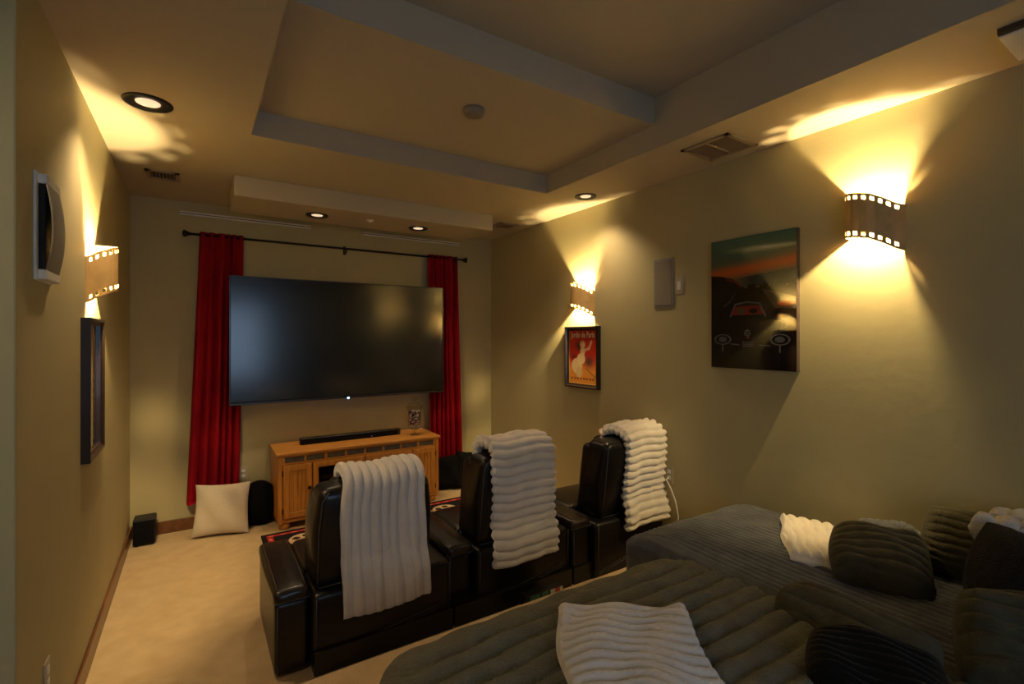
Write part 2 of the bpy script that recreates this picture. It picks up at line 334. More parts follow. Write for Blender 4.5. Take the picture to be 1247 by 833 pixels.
# ------------------------------------------------------------------ small wall fittings
def plate_right(name, y0, y1, z0, z1, d, m, parent=None, bev=.003): return box(name, XR-d, XR, y0, y1, z0, z1, m, parent, bev)
root = thing('wall_speaker', 'flat grey in-wall speaker panel between poster and car painting', 'speaker', (XR, 2.35, 1.96))
for nm, d, e in (('bezel', .008, 0), ('grille', .011, .014)):
    box(nm, -d, 0, -.088+e, .088-e, -.175+e, .175-e, M['almond'] if e else M['silver'], root, .003)
def switchplate(name, label, x, y, z, nx, w=.07, h=.115, outlet=False):
    """nx: +1 plate faces -x (right wall), -1 faces +x (left wall), 0 faces -y (far wall)"""
    root = thing(name, label, 'outlet' if outlet else 'switch', (x, y, z))
    root.rotation_euler = (0, 0, {1: -PI/2, -1: PI/2, 0: 0}[nx])
    box('cover', -w/2, w/2, -.006, 0, -h/2, h/2, M['ivory'], root, .002)
    if outlet:
        for s in (-.022, .022): box('socket', -.015, .015, -.009, -.006, s-.013, s+.013, M['white'], root, .002)
    else: box('toggle', -.016, .016, -.010, -.006, -.03, .03, M['white'], root, .002)
    return root
switchplate('light_switch', 'pale switch plate just right of the in-wall speaker panel', XR, 2.215, 1.93, 1)
switchplate('wall_outlet', 'wall outlet behind right recliner where a white cord plugs in', XR, 2.30, .60, 1, outlet=True)
switchplate('wall_outlet', 'outlet low on left wall at the bottom corner of the picture', XL, 2.285, .40, -1, outlet=True)
switchplate('wall_outlet', 'outlet on far wall peeking out beside left curtain hem', .335, YF, .40, 0, outlet=True)
bm = bmesh.new(); tube(bm, [(2.80, 2.30, .58), (2.775, 2.30, .57), (2.775, 2.26, .52), (2.775, 2.22, .44), (2.78, 2.20, .34), (2.785, 2.21, .25), (2.78, 2.26, .13), (2.77, 2.32, .02)], .004, 8)
tag(obj('power_cord', bm, M['white'], None, True), 'thin white power cord dangling beside right recliner throw', 'cord')
# intercom style speaker on left wall
root = thing('wall_mounted_speaker', 'white bowed wall speaker at the left edge of the left wall', 'speaker', (XL, 2.24, 1.93))
box('mount_plate', 0, .008, -.11, .11, -.175, .175, M['white'], root, .003)
box('gap_shade_block', .008, .026, -.086, .086, -.145, .145, M['blackp'], root, .004)  # black block added as the shade in the gap behind the grille
def bow(u, v): z = (v-.5)*.33; return .020+.022*(1-(2*v-1)**2), (u-.5)*.185, z
surf('bowed_grille', bow, 12, 30, .008, lambda u, v: 0*u, M['silver'], root, ew=.04)
for s in (-1, 1): box('end_cap', .006, .03, -.092, .092, s*.155-.016, s*.155+.016, M['white'], root, .004)
# ------------------------------------------------------------------ pictures
def moulding(root, w, h, d, f, m):
    """frame in local x(out), y, z: four mitred bars"""
    prof = [(0, 0), (d, 0), (d, -f*.35), (d*.75, -f*.55), (d*.6, -f), (0, -f)]
    for k in range(4):
        bm = bmesh.new(); hw, hh = (w/2, h/2) if k % 2 == 0 else (h/2, w/2); rings = []
        for s in (-1, 1):
            r = []
            for o_, q in prof:
                a = s*(hw+q); b = hh+q; ang = k*PI/2; r.append(bm.verts.new((o_, a*math.cos(ang)-b*math.sin(ang), a*math.sin(ang)+b*math.cos(ang))))
            rings.append(r)
        n = len(prof)
        for i in range(n): bm.faces.new((rings[0][i], rings[0][(i+1) % n], rings[1][(i+1) % n], rings[1][i]))
        bm.faces.new(rings[0]); bm.faces.new(rings[1][::-1]); obj('frame_bar', bm, m, root)
# car painting, glossy panel (front towards -x)
root = thing('car_painting', 'large glossy print of a dark car at dusk on right wall', 'picture', (XR, 1.678, 1.38))
box('panel', -.032, 0, -.267, .267, 0, .80, M['edge'], root, .002)
pt = Print(.53, .80, 160, 230, (.004, .003, .004))
g = np.clip((pt.Y-.60)/.4, 0, 1)
sky = np.array([.045, .13, .095])*(g[..., None])+np.array([.15, .11, .04])*(1-g[..., None])
sky = np.where((pt.Y > .60)[..., None], sky, pt.c); pt.c = sky
slope = .745+.055*(pt.X-.3)
pt.put(np.exp(-((pt.Y-slope)/.045)**2)*(pt.Y > .62), (.52, .11, .022), .95)
pt.put(((pt.Y < slope-.055+.0*pt.X) & (pt.Y > .62)).astype(float)*np.clip((pt.X-.25)*4, 0, 1), (.028, .035, .033), .9)
ridge = .625+.012*np.sin(pt.X*40)+.006*np.sin(pt.X*95)
pt.put((pt.Y < ridge).astype(float), (.006, .004, .004))
pt.poly([(0, .73), (.12, .72), (.28, .69), (.40, .62), (.30, .58), (0, .56)], (.010, .005, .006))
pt.line([(.20, .69), (.32, .665), (.38, .625)], .012, (.16, .03, .012), .8); pt.line([(.31, .58), (.24, .51), (.16, .48)], .006, (.09, .08, .07), .8)
pt.poly([(.62, .60), (1, .52), (1, .44), (.78, .45)], (.05, .028, .016)); pt.ell(.9, .48, .10, .018, (.28, .035, .012), .9)
# car body
pt.poly([(.17, .40), (.27, .48), (.33, .515), (.6, .515), (.66, .48), (.72, .40)], (.012, .009, .010))
pt.poly([(.27, .41), (.31, .475), (.62, .475), (.655, .41)], (.15, .014, .012)); pt.ell(.38, .44, .06, .028, (.07, .04, .02)); pt.ell(.53, .435, .05, .02, (.02, .008, .008))
pt.line([(.25, .395), (.31, .49), (.45, .505), (.60, .49), (.67, .395)], .006, (.11, .11, .115)); pt.line([(.18, .39), (.45, .375), (.70, .385)], .004, (.06, .05, .05))
pt.poly([(.05, .36), (.2, .39), (.72, .39), (.93, .34), (.95, .14), (.85, .09), (.10, .09), (.04, .2)], (.006, .005, .006)); pt.ell(.74, .325, .19, .05, (.030, .022, .016), .8, k=.15)
for cx in (.15, .83):
    pt.ell(cx, .22, .10, .038, (.11, .11, .12), 1, ring=.09); pt.ell(cx, .22, .055, .022, (.08, .08, .09)); pt.line([(cx, .18), (cx, .13)], .007, (.10, .10, .11))
pt.line([(.26, .185), (.36, .18)], .006, (.10, .09, .09)); pt.line([(.60, .18), (.72, .175)], .006, (.10, .09, .09)); pt.line([(.82, .27), (.86, .33), (.86, .36)], .004, (.07, .07, .07))
pt.ell(.46, .27, .032, .021, (.13, .13, .14), 1, ring=.14)
for a in (90, 210, 330): pt.line([(.46, .27), (.46+.028*math.cos(math.radians(a)), .27+.0185*math.sin(math.radians(a)))], .003, (.16, .16, .17))
pt.ell(.47, .235, .014, .008, (.20, .05, .03))
for q in (.17, .185, .20): pt.line([(.40, q), (.53, q)], .005, (.09, .085, .09))
pt.build('print', M['print'], root, (-.0335, .264, .003), (0, -.528, 0), (0, 0, .794))
# poster with frame: plain generic fairground-coloured stand-in with its title lettering
root = thing('framed_poster', 'small dark-framed red and yellow poster on right wall under sconce', 'picture', (XR, 3.215, 1.135))
fr = thing('x', '', ''); bpy.data.objects.remove(fr)
moulding(root, .425, .53, .04, .034, M['frame'])
for o in [o for o in bpy.data.objects if o.parent is root]: o.scale = (-1, 1, 1); o.location = (0, 0, .265)
box('backing', -.012, 0, -.19, .19, .02, .51, M['frame'], root)
pp = Print(.37, .475, 110, 150, (.62, .035, .020))
pp.put(np.clip((.46-pp.Y)*5, 0, 1), (.62, .24, .035)); pp.put(np.exp(-((pp.X-.72)**2/.03+(pp.Y-.42)**2/.012)), (.035, .035, .035), .95)
pp.put(np.exp(-((pp.X-.38)**2/.015+(pp.Y-.70)**2/.010)), (.02, .035, .018), .95); pp.put(np.exp(-((pp.X-.2)**2/.02+(pp.Y-.5)**2/.004)), (.06, .01, .02), .8)
pp.ell(.30, .34, .19, .14, (.62, .45, .26)); pp.ell(.45, .47, .14, .10, (.66, .50, .30)); pp.ell(.50, .60, .08, .09, (.68, .52, .30))
pp.ell(.50, .73, .10, .07, (.62, .42, .12), .9); pp.ell(.52, .715, .05, .045, (.72, .52, .34)); pp.line([(.55, .62), (.72, .66), (.80, .78)], .028, (.70, .50, .30))
pp.ell(.38, .22, .11, .10, (.55, .38, .20)); pp.line([(.62, .30), (.82, .20), (1, .13)], .012, (.10, .05, .03), .8)
pp.put(((pp.X < .045) | (pp.X > .965) | (pp.Y < .03)).astype(float), (.75, .42, .10)); pp.put(((pp.Y < .13) & (pp.Y > .09) & (pp.X > .1) & (pp.X < .9) & (np.sin(pp.X*60) > -.3)).astype(float), (.16, .03, .02), .8)
pp.build('print', M['poster'], root, (-.0135, .186, .026), (0, -.372, 0), (0, 0, .478))
cv = bpy.data.curves.new('lettering', 'FONT'); cv.body = 'Jardin de Paris'; cv.size = .070; cv.align_x = 'CENTER'; cv.resolution_u = 2; cv.offset = .0020
to = bpy.data.objects.new('tmp', cv); C.objects.link(to); bpy.context.view_layer.update()
me = bpy.data.meshes.new_from_object(to.evaluated_get(bpy.context.evaluated_depsgraph_get())); bpy.data.objects.remove(to); me.materials.clear()
o = link('lettering', me, root, M['ink']); o.rotation_euler = (PI/2, 0, -PI/2); o.scale = (.75, 1, 1); o.location = (-.0145, -.0, .435); o['label'] = 'cream title lettering'
# narrow framed picture, left wall
root = thing('framed_picture', 'dark-framed film picture hanging on left wall under sconce', 'picture', (XL, 3.09, 1.0))
moulding(root, .41, .66, .035, .032, M['frame'])
for o in [o for o in bpy.data.objects if o.parent is root]: o.location = (0, 0, .33)
box('backing', 0, .010, -.18, .18, .02, .64, M['frame'], root)
pl = Print(.35, .60, 70, 120, (.30, .20, .12)); pl.put(np.clip(np.sin(pl.Y*7+1)*.3+.3, 0, 1), (.20, .13, .09)); pl.put((pl.X > .56).astype(float), (.045, .04, .045))
pl.put(((np.abs(pl.X-.64) < .035) & (np.sin(pl.Y*90) > 0) & (pl.Y < .6)).astype(float), (.24, .18, .14)); pl.put((pl.X > .93).astype(float), (.14, .09, .06)); pl.ell(.3, .2, .2, .1, (.30, .12, .06), .7, k=.1)
pl.build('print', M['print'], root, (.0115, -.175, .03), (0, .35, 0), (0, 0, .60))
# ------------------------------------------------------------------ curtain rod, curtains
root = thing('curtain_rod', 'long black metal curtain rod across the far wall', 'curtain rod', (1.185, 4.735, 2.41))
bm = bmesh.new(); tube(bm, [(-1.235, 0, 0), (1.235, 0, 0)], .010, 12); obj('rod', bm, M['rod'], root, True)
for s in (-1, 1):
    bm = bmesh.new(); tube(bm, [(s*1.225, 0, 0), (s*1.24, 0, 0), (s*1.25, 0, 0), (s*1.275, 0, 0), (s*1.285, 0, 0)], [.011, .014, .020, .031, .012], 16); obj('finial', bm, M['rod'], root, True)
for x in (-1.15, .0, 1.15):
    bm = bmesh.new(); tube(bm, [(x, .062, -.01), (x, .02, -.02), (x, .0, -.012)], .006, 8); bx(bm, x-.012, x+.012, .056, .064, -.05, .03); bx(bm, x-.006, x+.006, -.013, .013, -.045, -.008); obj('bracket', bm, M['rod'], root)
def curtain(label, xt0, xt1, xb0, xb1, zb0, zb1, n, seed):
    def F(u, v):
        z = 2.435+(v)*(zb0+(zb1-zb0)*u-2.435); w = v**1.1
        x0 = xt0+(xb0-xt0)*w; x1 = xt1+(xb1-xt1)*w; uu = u+.012*np.sin(u*19+seed)*v
        ph = uu*n*2*PI+1.5*np.sin(u*7+seed)+.5*np.sin(v*2.2+seed+u*4)+.8*np.sin(u*17+seed)*(1-.5*v)
        A = .014+.014*v; y = 4.735+A*np.sin(ph)+.008*np.sin(ph*.5+seed+v*2)
        pinch = np.exp(-((v-.012)/.01)**2); y = y*(1-.0*pinch)
        return x0+(x1-x0)*uu+.006*np.cos(ph)*v, y-.004*np.sin(PI*v), z
    o = surf('curtain', F, 170, 60, .004, lambda u, v: .0012*np.sin(v*40+u*60)*0, M['red'], None, ew=.01)
    return tag(o, label, 'curtain', 'red curtains beside the television')
curtain('crimson curtain hanging left of the television', .018, .335, -.075, .30, .215, .24, 6, 1.0)
curtain('crimson curtain hanging right of the television', 2.01, 2.355, 2.03, 2.40, .24, .20, 6, 3.3)
# ------------------------------------------------------------------ television
tvx, tvw, tvy, tz0, tz1 = 1.186, 1.924, 4.655, 1.005, 2.084
root = thing('television', 'very large black flat-screen television mounted on far wall', 'television', (tvx, tvy, tz0))
hw, hh = tvw/2, tz1-tz0
box('housing', -hw, hw, -.006, .035, 0, hh, M['blackp'], root, .004)
box('rear_cover', -hw*.8, hw*.8, .035, .06, .12, hh*.75, M['blackp'], root, .01)
box('wall_mount', -.3, .3, .06, .145, .3, .6, M['blackp'], root)
box('screen', -hw+.010, hw-.010, -.0085, -.005, .026, hh-.010, M['screen'], root)
bm = bmesh.new()
for a in ((-hw, -hw+.006, 0, hh), (hw-.006, hw, 0, hh), (-hw, hw, hh-.006, hh)): bx(bm, a[0], a[1], -.011, .0, a[2], a[3])
obj('bezel', bm, M['alu'], root); box('lower_bezel', -hw, hw, -.013, .0, 0, .016, M['alu'], root, .003)
box('standby_light', -.012, .004, -.018, -.012, -.004, .012, M['led'], root, .003)
for a in ((-hw+.03, -hw+.034, hh-.07, hh-.03), (-hw+.03, -hw+.07, hh-.034, hh-.03)): pass
# ------------------------------------------------------------------ media cabinet
cx0, cx1, cy0, cy1, ch = .545, 1.955, 4.335, 4.78, .63
root = thing('media_cabinet', 'golden oak media cabinet with glass doors under the television', 'cabinet', ((cx0+cx1)/2, (cy0+cy1)/2, 0))
W = (cx1-cx0)/2; Dh = (cy1-cy0)/2; fy = -Dh
def cb(name, x0, x1, y0, y1, z0, z1, m='oakv', bev=.003, parent=root): return box(name, x0, x1, y0, y1, z0, z1, M[m], parent, bev)
cb('top', -W-.012, W+.012, fy-.018, Dh, ch-.026, ch, 'oak', .006)
cb('side_panel', -W, -W+.022, fy, Dh, .06, ch-.026); cb('side_panel', W-.022, W, fy, Dh, .06, ch-.026)
cb('back_panel', -W+.022, W-.022, Dh-.012, Dh, .06, ch-.026); cb('bottom_panel', -W+.022, W-.022, fy+.02, Dh-.012, .06, .085, 'oak')
cb('inner_shelf', -.42, .42, fy+.06, Dh-.012, .29, .305, 'oak')
cb('divider', -.455, -.435, fy+.02, Dh-.012, .085, ch-.026); cb('divider', .435, .455, fy+.02, Dh-.012, .085, ch-.026)
for z0, z1 in ((ch-.040, ch-.026), (ch-.105, ch-.085), (.06, .095)): cb('rail', -W, W, fy-.002, fy+.02, z0, z1, 'oak')
for i in range(8):
    a = -W+.045+i*(2*W-.09)/8; w = (2*W-.09)/8
    cb('slate_tile', a+.010, a+w-.010, fy+.004, fy+.014, ch-.084, ch-.041, 'slate', .002)
for i in range(9):
    a = -W+.045+i*(2*W-.09)/8; cb('stile', a-.010, a+.010, fy-.001, fy+.02, ch-.086, ch-.040)
for s in (-1, 1): cb('corner_post', *sorted((s*W, s*(W-.036))), fy-.004, fy+.03, .05, ch-.026, bev=.004)
dz0, dz1 = .095, ch-.105
def panel_door(x0, x1, knobside):
    d = cb('door', x0, x1, fy-.004, fy+.016, dz0, dz1, bev=.003)
    bm = bmesh.new(); f = .045
    for a in ((x0, x0+f, dz0, dz1), (x1-f, x1, dz0, dz1), (x0+f, x1-f, dz0, dz0+f), (x0+f, x1-f, dz1-f, dz1)): bx(bm, a[0], a[1], fy-.014, fy-.004, a[2], a[3], .002)
    obj('door_frame', bm, M['oakv'], d)
    n = 4; w = (x1-x0-2*f)/n
    for i in range(n): box('bead_board', x0+f+i*w+.0015, x0+f+(i+1)*w-.0015, fy-.009, fy-.004, dz0+f, dz1-f, M['oakv'], d, .002)
    kx = x1-.022 if knobside > 0 else x0+.022
    bm = bmesh.new(); lathe(bm, [(.006, 0), (.006, .012), (.015, .018), (.016, .026), (.009, .032), (.001, .033)], n=16)
    k = obj('knob', bm, M['knob'], d, True); k.rotation_euler = (PI/2, 0, 0); k.location = (kx, fy-.014, .33)
    hx = x0-.002 if knobside > 0 else x1+.002
    for z in (dz0+.06, dz1-.06): box('hinge', hx-.005, hx+.005, fy-.014, fy-.002, z-.022, z+.022, M['knob'], d)
def glass_door(x0, x1, knobside):
    bm = bmesh.new(); f = .042
    for a in ((x0, x0+f, dz0, dz1), (x1-f, x1, dz0, dz1), (x0+f, x1-f, dz0, dz0+f), (x0+f, x1-f, dz1-f, dz1)): bx(bm, a[0], a[1], fy-.014, fy+.01, a[2], a[3], .002)
    d = obj('glass_door', bm, M['oakv'], root); xm = (x0+x1)/2; zz = (dz0+dz1)/2
    box('muntin', xm-.008, xm+.008, fy-.012, fy+.004, dz0+f, dz1-f, M['oakv'], d); box('muntin', x0+f, x1-f, fy-.011, fy+.003, zz-.008, zz+.008, M['oak'], d)
    for a, b in ((x0+f, xm-.008), (xm+.008, x1-f)):
        for c, e in ((dz0+f, zz-.008), (zz+.008, dz1-f)): box('pane', a, b, fy-.002, fy+.001, c, e, M['glass'], d)
    kx = x1-.02 if knobside > 0 else x0+.02
    bm = bmesh.new(); lathe(bm, [(.006, 0), (.006, .012), (.015, .018), (.016, .026), (.001, .033)], n=16)
    k = obj('knob', bm, M['knob'], d, True); k.rotation_euler = (PI/2, 0, 0); k.location = (kx, fy-.014, .33)
panel_door(-W+.04, -.445, 1); panel_door(.445, W-.04, -1); glass_door(-.435, -.006, 1); glass_door(.006, .435, -1)
for sx in (-1, 1):
    for y in (fy+.05, Dh-.05):
        bm = bmesh.new(); lathe(bm, [(.032, 0), (.042, .012), (.046, .03), (.040, .048), (.03, .06)], sx*(W-.055), y, 20); obj('bun_foot', bm, M['oakv'], root, True)
for lab, x, z, w, h in (('black media receiver box behind the left glass door', -.22, .305, .28, .08), ('black disc player behind the right glass door', .22, .305, .30, .05)):
    r2 = thing('media_player', lab, 'player', ((cx0+cx1)/2+x, (cy0+cy1)/2, z)); box('case', -w/2, w/2, -.10, .13, .0, h, M['blackp'], r2, .004); box('front_panel', -w/2+.01, w/2-.01, -.105, -.10, .01, h-.01, M['screen'], r2)
# soundbar
root = thing('soundbar', 'long black soundbar lying on the oak cabinet', 'speaker', (1.205, 4.60, ch))
box('body', -.45, .45, -.035, .035, .0, .056, M['blackp'], root, .008, 3); box('grille', -.44, .44, -.038, -.034, .006, .050, M['mesh'], root, .001)
box('end_cap', .425, .452, -.039, .036, -.0, .058, M['screen'], root, .004); box('status_light', .17, .176, -.0395, -.038, .012, .018, M['white'], root)
# candy jar
jx, jy = 1.765, 4.47
root = thing('candy_jar', 'tall footed glass jar of wrapped candy on cabinet', 'jar', (jx, jy, ch))
bm = bmesh.new()
lathe(bm, [(.001, .001), (.045, .002), (.045, .006), (.012, .014), (.009, .035), (.014, .050), (.044, .058), (.060, .075), (.063, .12), (.065, .22), (.072, .265), (.074, .268), (.069, .268), (.062, .22), (.060, .12), (.057, .078), (.042, .062), (.001, .060)], n=32); obj('glass_bowl', bm, M['glass'], root, True)
bm = bmesh.new(); lathe(bm, [(.077, .270), (.077, .276), (.055, .296), (.025, .312), (.010, .320), (.010, .328), (.020, .338), (.022, .35), (.013, .362), (.001, .366)], n=28); obj('lid', bm, M['chrome'] if 0 else M['glass'], root, True)
for s in (-1, 1):
    bm = bmesh.new(); tube(bm, [(s*.068, 0, .255), (s*.095, 0, .25), (s*.098, 0, .215), (s*.085, 0, .17), (s*.066, 0, .14)], .0035, 8); obj('jar_handle', bm, M['glass'], root, True)
CC = [mat('candy pink', (.62, .32, .30), .35), mat('candy plum', (.10, .03, .06), .35), mat('candy white', (.70, .62, .58), .35), mat('candy brown', (.12, .05, .03), .4), mat('candy silver', (.42, .42, .44), .3, metal=.6)]
cm = []
for k, m_ in enumerate(CC):
    bm = bmesh.new(); bmesh.ops.create_icosphere(bm, subdivisions=1, radius=.012)
    for v in bm.verts: v.co = Vector((v.co.x*1.25, v.co.y*.9, v.co.z*.75))
    me = bpy.data.meshes.new('candy'); bm.to_mesh(me); bm.free(); me.materials.append(m_)
    for p in me.polygons: p.use_smooth = True
    cm.append(me)
for k in range(150):
    lev = k//10; zz = .076+lev*.0108; a = rng.rand()*2*PI; rr = (.050 if k % 10 < 7 else .02)*math.sqrt(.6+.4*rng.rand())
    bott = lev < 3; kk = rng.choice([0, 0, 2, 4]) if bott else rng.choice([0, 1, 1, 2, 3, 4])
    o = bpy.data.objects.new('candy', cm[kk]); C.objects.link(o); o.location = (jx+rr*math.cos(a), jy+rr*math.sin(a), ch+zz); o.rotation_euler = tuple(rng.rand(3)*6)
    cn = ('pink', 'plum', 'white', 'brown', 'silver')[kk]; tag(o, f'{cn} wrapped candy inside the tall glass jar', 'candy', f'{cn} candies in the glass jar')
# ------------------------------------------------------------------ rug
rx0, rx1, ry0, ry1 = .42, 2.22, 3.20, 4.30
pr = Print(rx1-rx0, ry1-ry0, 300, 190, (.018, .016, .017)); w_, h_ = rx1-rx0, ry1-ry0
xx = pr.X*w_; yy = pr.Y*h_; d = np.minimum(np.minimum(xx, w_-xx), np.minimum(yy, h_-yy))
pr.put(((d > .035) & (d < .075)).astype(float), (.42, .03, .025)); pr.put(((d > .047) & (d < .063) & (np.sin((xx+yy)*75) > .2)).astype(float), (.70, .22, .16))
def reel(cx, cy, r):
    R = np.hypot(xx-cx, yy-cy); pr.put((R < r).astype(float), (.62, .46, .30)); a = np.arctan2(yy-cy, xx-cx)
    for k in range(5):
        q = k*2*PI/5; pr.put((np.hypot(xx-cx-r*.58*math.cos(q), yy-cy-r*.58*math.sin(q)) < r*.25).astype(float), (.05, .03, .02))
    pr.put((R < r*.1).astype(float), (.05, .03, .02))
for cx, cy in ((1.48, .86), (.28, .86), (.28, .25), (1.48, .25)): reel(cx, cy, .115)
for cx, cy in ((1.28, .90), (.88, .86), (.50, .88), (1.05, .55), (.6, .5)): pr.ell(cx/w_, cy/h_, .035, .03, (.55, .38, .2)); pr.line([(cx/w_-.05, cy/h_+.02), (cx/w_+.05, cy/h_-.02)], .008, (.5, .3, .15))
root = thing('film_rug', 'black rug with film reels and red border before the cabinet', 'rug', ((rx0+rx1)/2, (ry0+ry1)/2, 0))
box('rug_base', -w_/2, w_/2, -h_/2, h_/2, 0, .008, M['blackf'], root, .003)
pr.build('rug_pile', M['rug'], root, (-w_/2+.003, -h_/2+.003, .0105), (w_-.006, 0, 0), (0, h_-.006, 0))
# ------------------------------------------------------------------ cushions, sub
def pillow_mesh(name, w, h, t, p, A, m, parent=None, n=70, ribdir=0, pinch=.07, flop=0, seed=0, sq=.22):
    """local x width, z height (0..h), y depth; ribs repeat along z (ribdir 0) or x (1)"""
    def mk(side):
        u, v = np.meshgrid(np.linspace(-1, 1, n), np.linspace(-1, 1, n), indexing='ij')
        k = 1-pinch*(u*u+v*v-u*u*v*v*2)*0-pinch*((1-u*u)*v*v*.6+(1-v*v)*u*u*.6)
        X = u*w/2*(np.sqrt(1-sq*v*v) if A else 1-.07*(1-v*v)*u*u); Z = v*h/2*(np.sqrt(1-sq*u*u) if A else 1-.07*(1-u*u)*v*v)
        th = t/2*(np.clip(1-np.abs(u)**3, 0, 1)*np.clip(1-np.abs(v)**3, 0, 1))**.5*(1+.08*wob(u, v, .8, seed))
        rb = (scal((Z if ribdir == 0 else X)+.5+.004*wob(u, v, 1.2, seed), p, A) if A else 0)*np.clip(4*(1-np.maximum(abs(u), abs(v))), 0, 1)
        Y = side*(th+rb); Y = Y+flop*(v*v)*.5*h+.012*wob(u, v, .6, seed+3)*t/.15
        return np.stack([X, Y, Z+h/2], -1).reshape(-1, 3)
    A0 = mk(-1); B0 = mk(1); N = n*n; V = np.concatenate([A0, B0]); i, j = np.meshgrid(np.arange(n-1), np.arange(n-1), indexing='ij'); a = (i*n+j).ravel()
    q = np.stack([a, a+n, a+n+1, a+1], -1); return mesh_np(name, V, np.concatenate([q, q[:, ::-1]+N]), m, parent)
def cushion(label, loc, rot, w, h, t, p, A, m, ribdir=0, group=None, flop=0, seed=0, n=80):
    o = pillow_mesh('throw_pillow', w, h, t, p, A, m, None, n, ribdir, .08, flop, seed); o.location = loc; o.rotation_euler = rot
    return tag(o, label, 'cushion', group)
o = cushion('square cream cushion on carpet leaning below left curtain', (.155, 4.49, .006), (-.20, 0, -.30), .40, .40, .13, .02, .0, M['cushw'], seed=2)
bm = bmesh.new(); bmesh.ops.create_uvsphere(bm, u_segments=32, v_segments=24, radius=1)
for v in bm.verts:
    z = v.co.z; r = 1+.06*math.sin(3*math.atan2(v.co.y, v.co.x)+z*2)
    v.co = Vector((v.co.x*.165*r*(1-.15*max(0, z)), v.co.y*.12*r, max(-.17, z*.19*(1.0+.12*v.co.x))+.17))
o = obj('bean_bag', bm, M['blackf'], None, True); o.location = (.425, 4.63, 0); tag(o, 'black rounded bag on carpet between cream cushion and cabinet', 'bag')
cushion('black cushion leaning upright right of the oak cabinet', (2.16, 4.60, .004), (-.22, -.12, -.5), .36, .34, .16, .02, 0, M['blackf'], seed=5)
cushion('black floor pillow slumped below right curtain hem', (2.41, 4.55, .004), (-.30, .18, .25), .36, .37, .18, .02, 0, M['blackf'], seed=9)
root = thing('subwoofer', 'small black speaker cube on carpet in far left corner', 'speaker', (-.335, 4.66, 0))
box('cabinet', -.07, .07, -.075, .075, .008, .20, M['blackp'], root, .012, 3); box('grille', -.06, .06, -.082, -.074, .02, .19, M['mesh'], root, .004)
for sx in (-1, 1):
    for sy in (-1, 1): box('foot', sx*.05-.01, sx*.05+.01, sy*.05-.01, sy*.05+.01, 0, .01, M['blackp'], root)
# ------------------------------------------------------------------ recliners
def soft(name, x0, x1, y0, y1, z0, z1, bev, m, parent, puff=.012, T=None, cuts=6):
    bm = bmesh.new(); vs = bx(bm, 0, 1, 0, 1, 0, 1)
    for v in bm.verts: v.co = Vector((x0+v.co.x*(x1-x0), y0+v.co.y*(y1-y0), z0+v.co.z*(z1-z0)))
    bmesh.ops.bevel(bm, geom=list(bm.edges), offset=bev, segments=4, affect='EDGES', profile=.55)
    bmesh.ops.subdivide_edges(bm, edges=[e for e in bm.edges if e.calc_length() > .08], cuts=cuts, use_grid_fill=True)
    cx, cy, cz = (x0+x1)/2, (y0+y1)/2, (z0+z1)/2
    for v in bm.verts:
        a, b, c = (v.co.x-cx)/(x1-x0)*2, (v.co.y-cy)/(y1-y0)*2, (v.co.z-cz)/(z1-z0)*2
        f = lambda q, r: max(0, 1-q*q)*max(0, 1-r*r)
        wv = .75+.25*math.sin(a*4+c*3+cx*5)
        v.co += Vector((a**3*f(b, c), b**3*f(a, c), c**3*f(a, b)))*puff*wv
        if T is not None: v.co = T(v.co)
    return obj(name, bm, m, parent, True)
def pipe(name, pts, parent, r=.0028):
    bm = bmesh.new(); tube(bm, pts, r, 6); return obj(name, bm, M['seam_highlight'], parent, True)
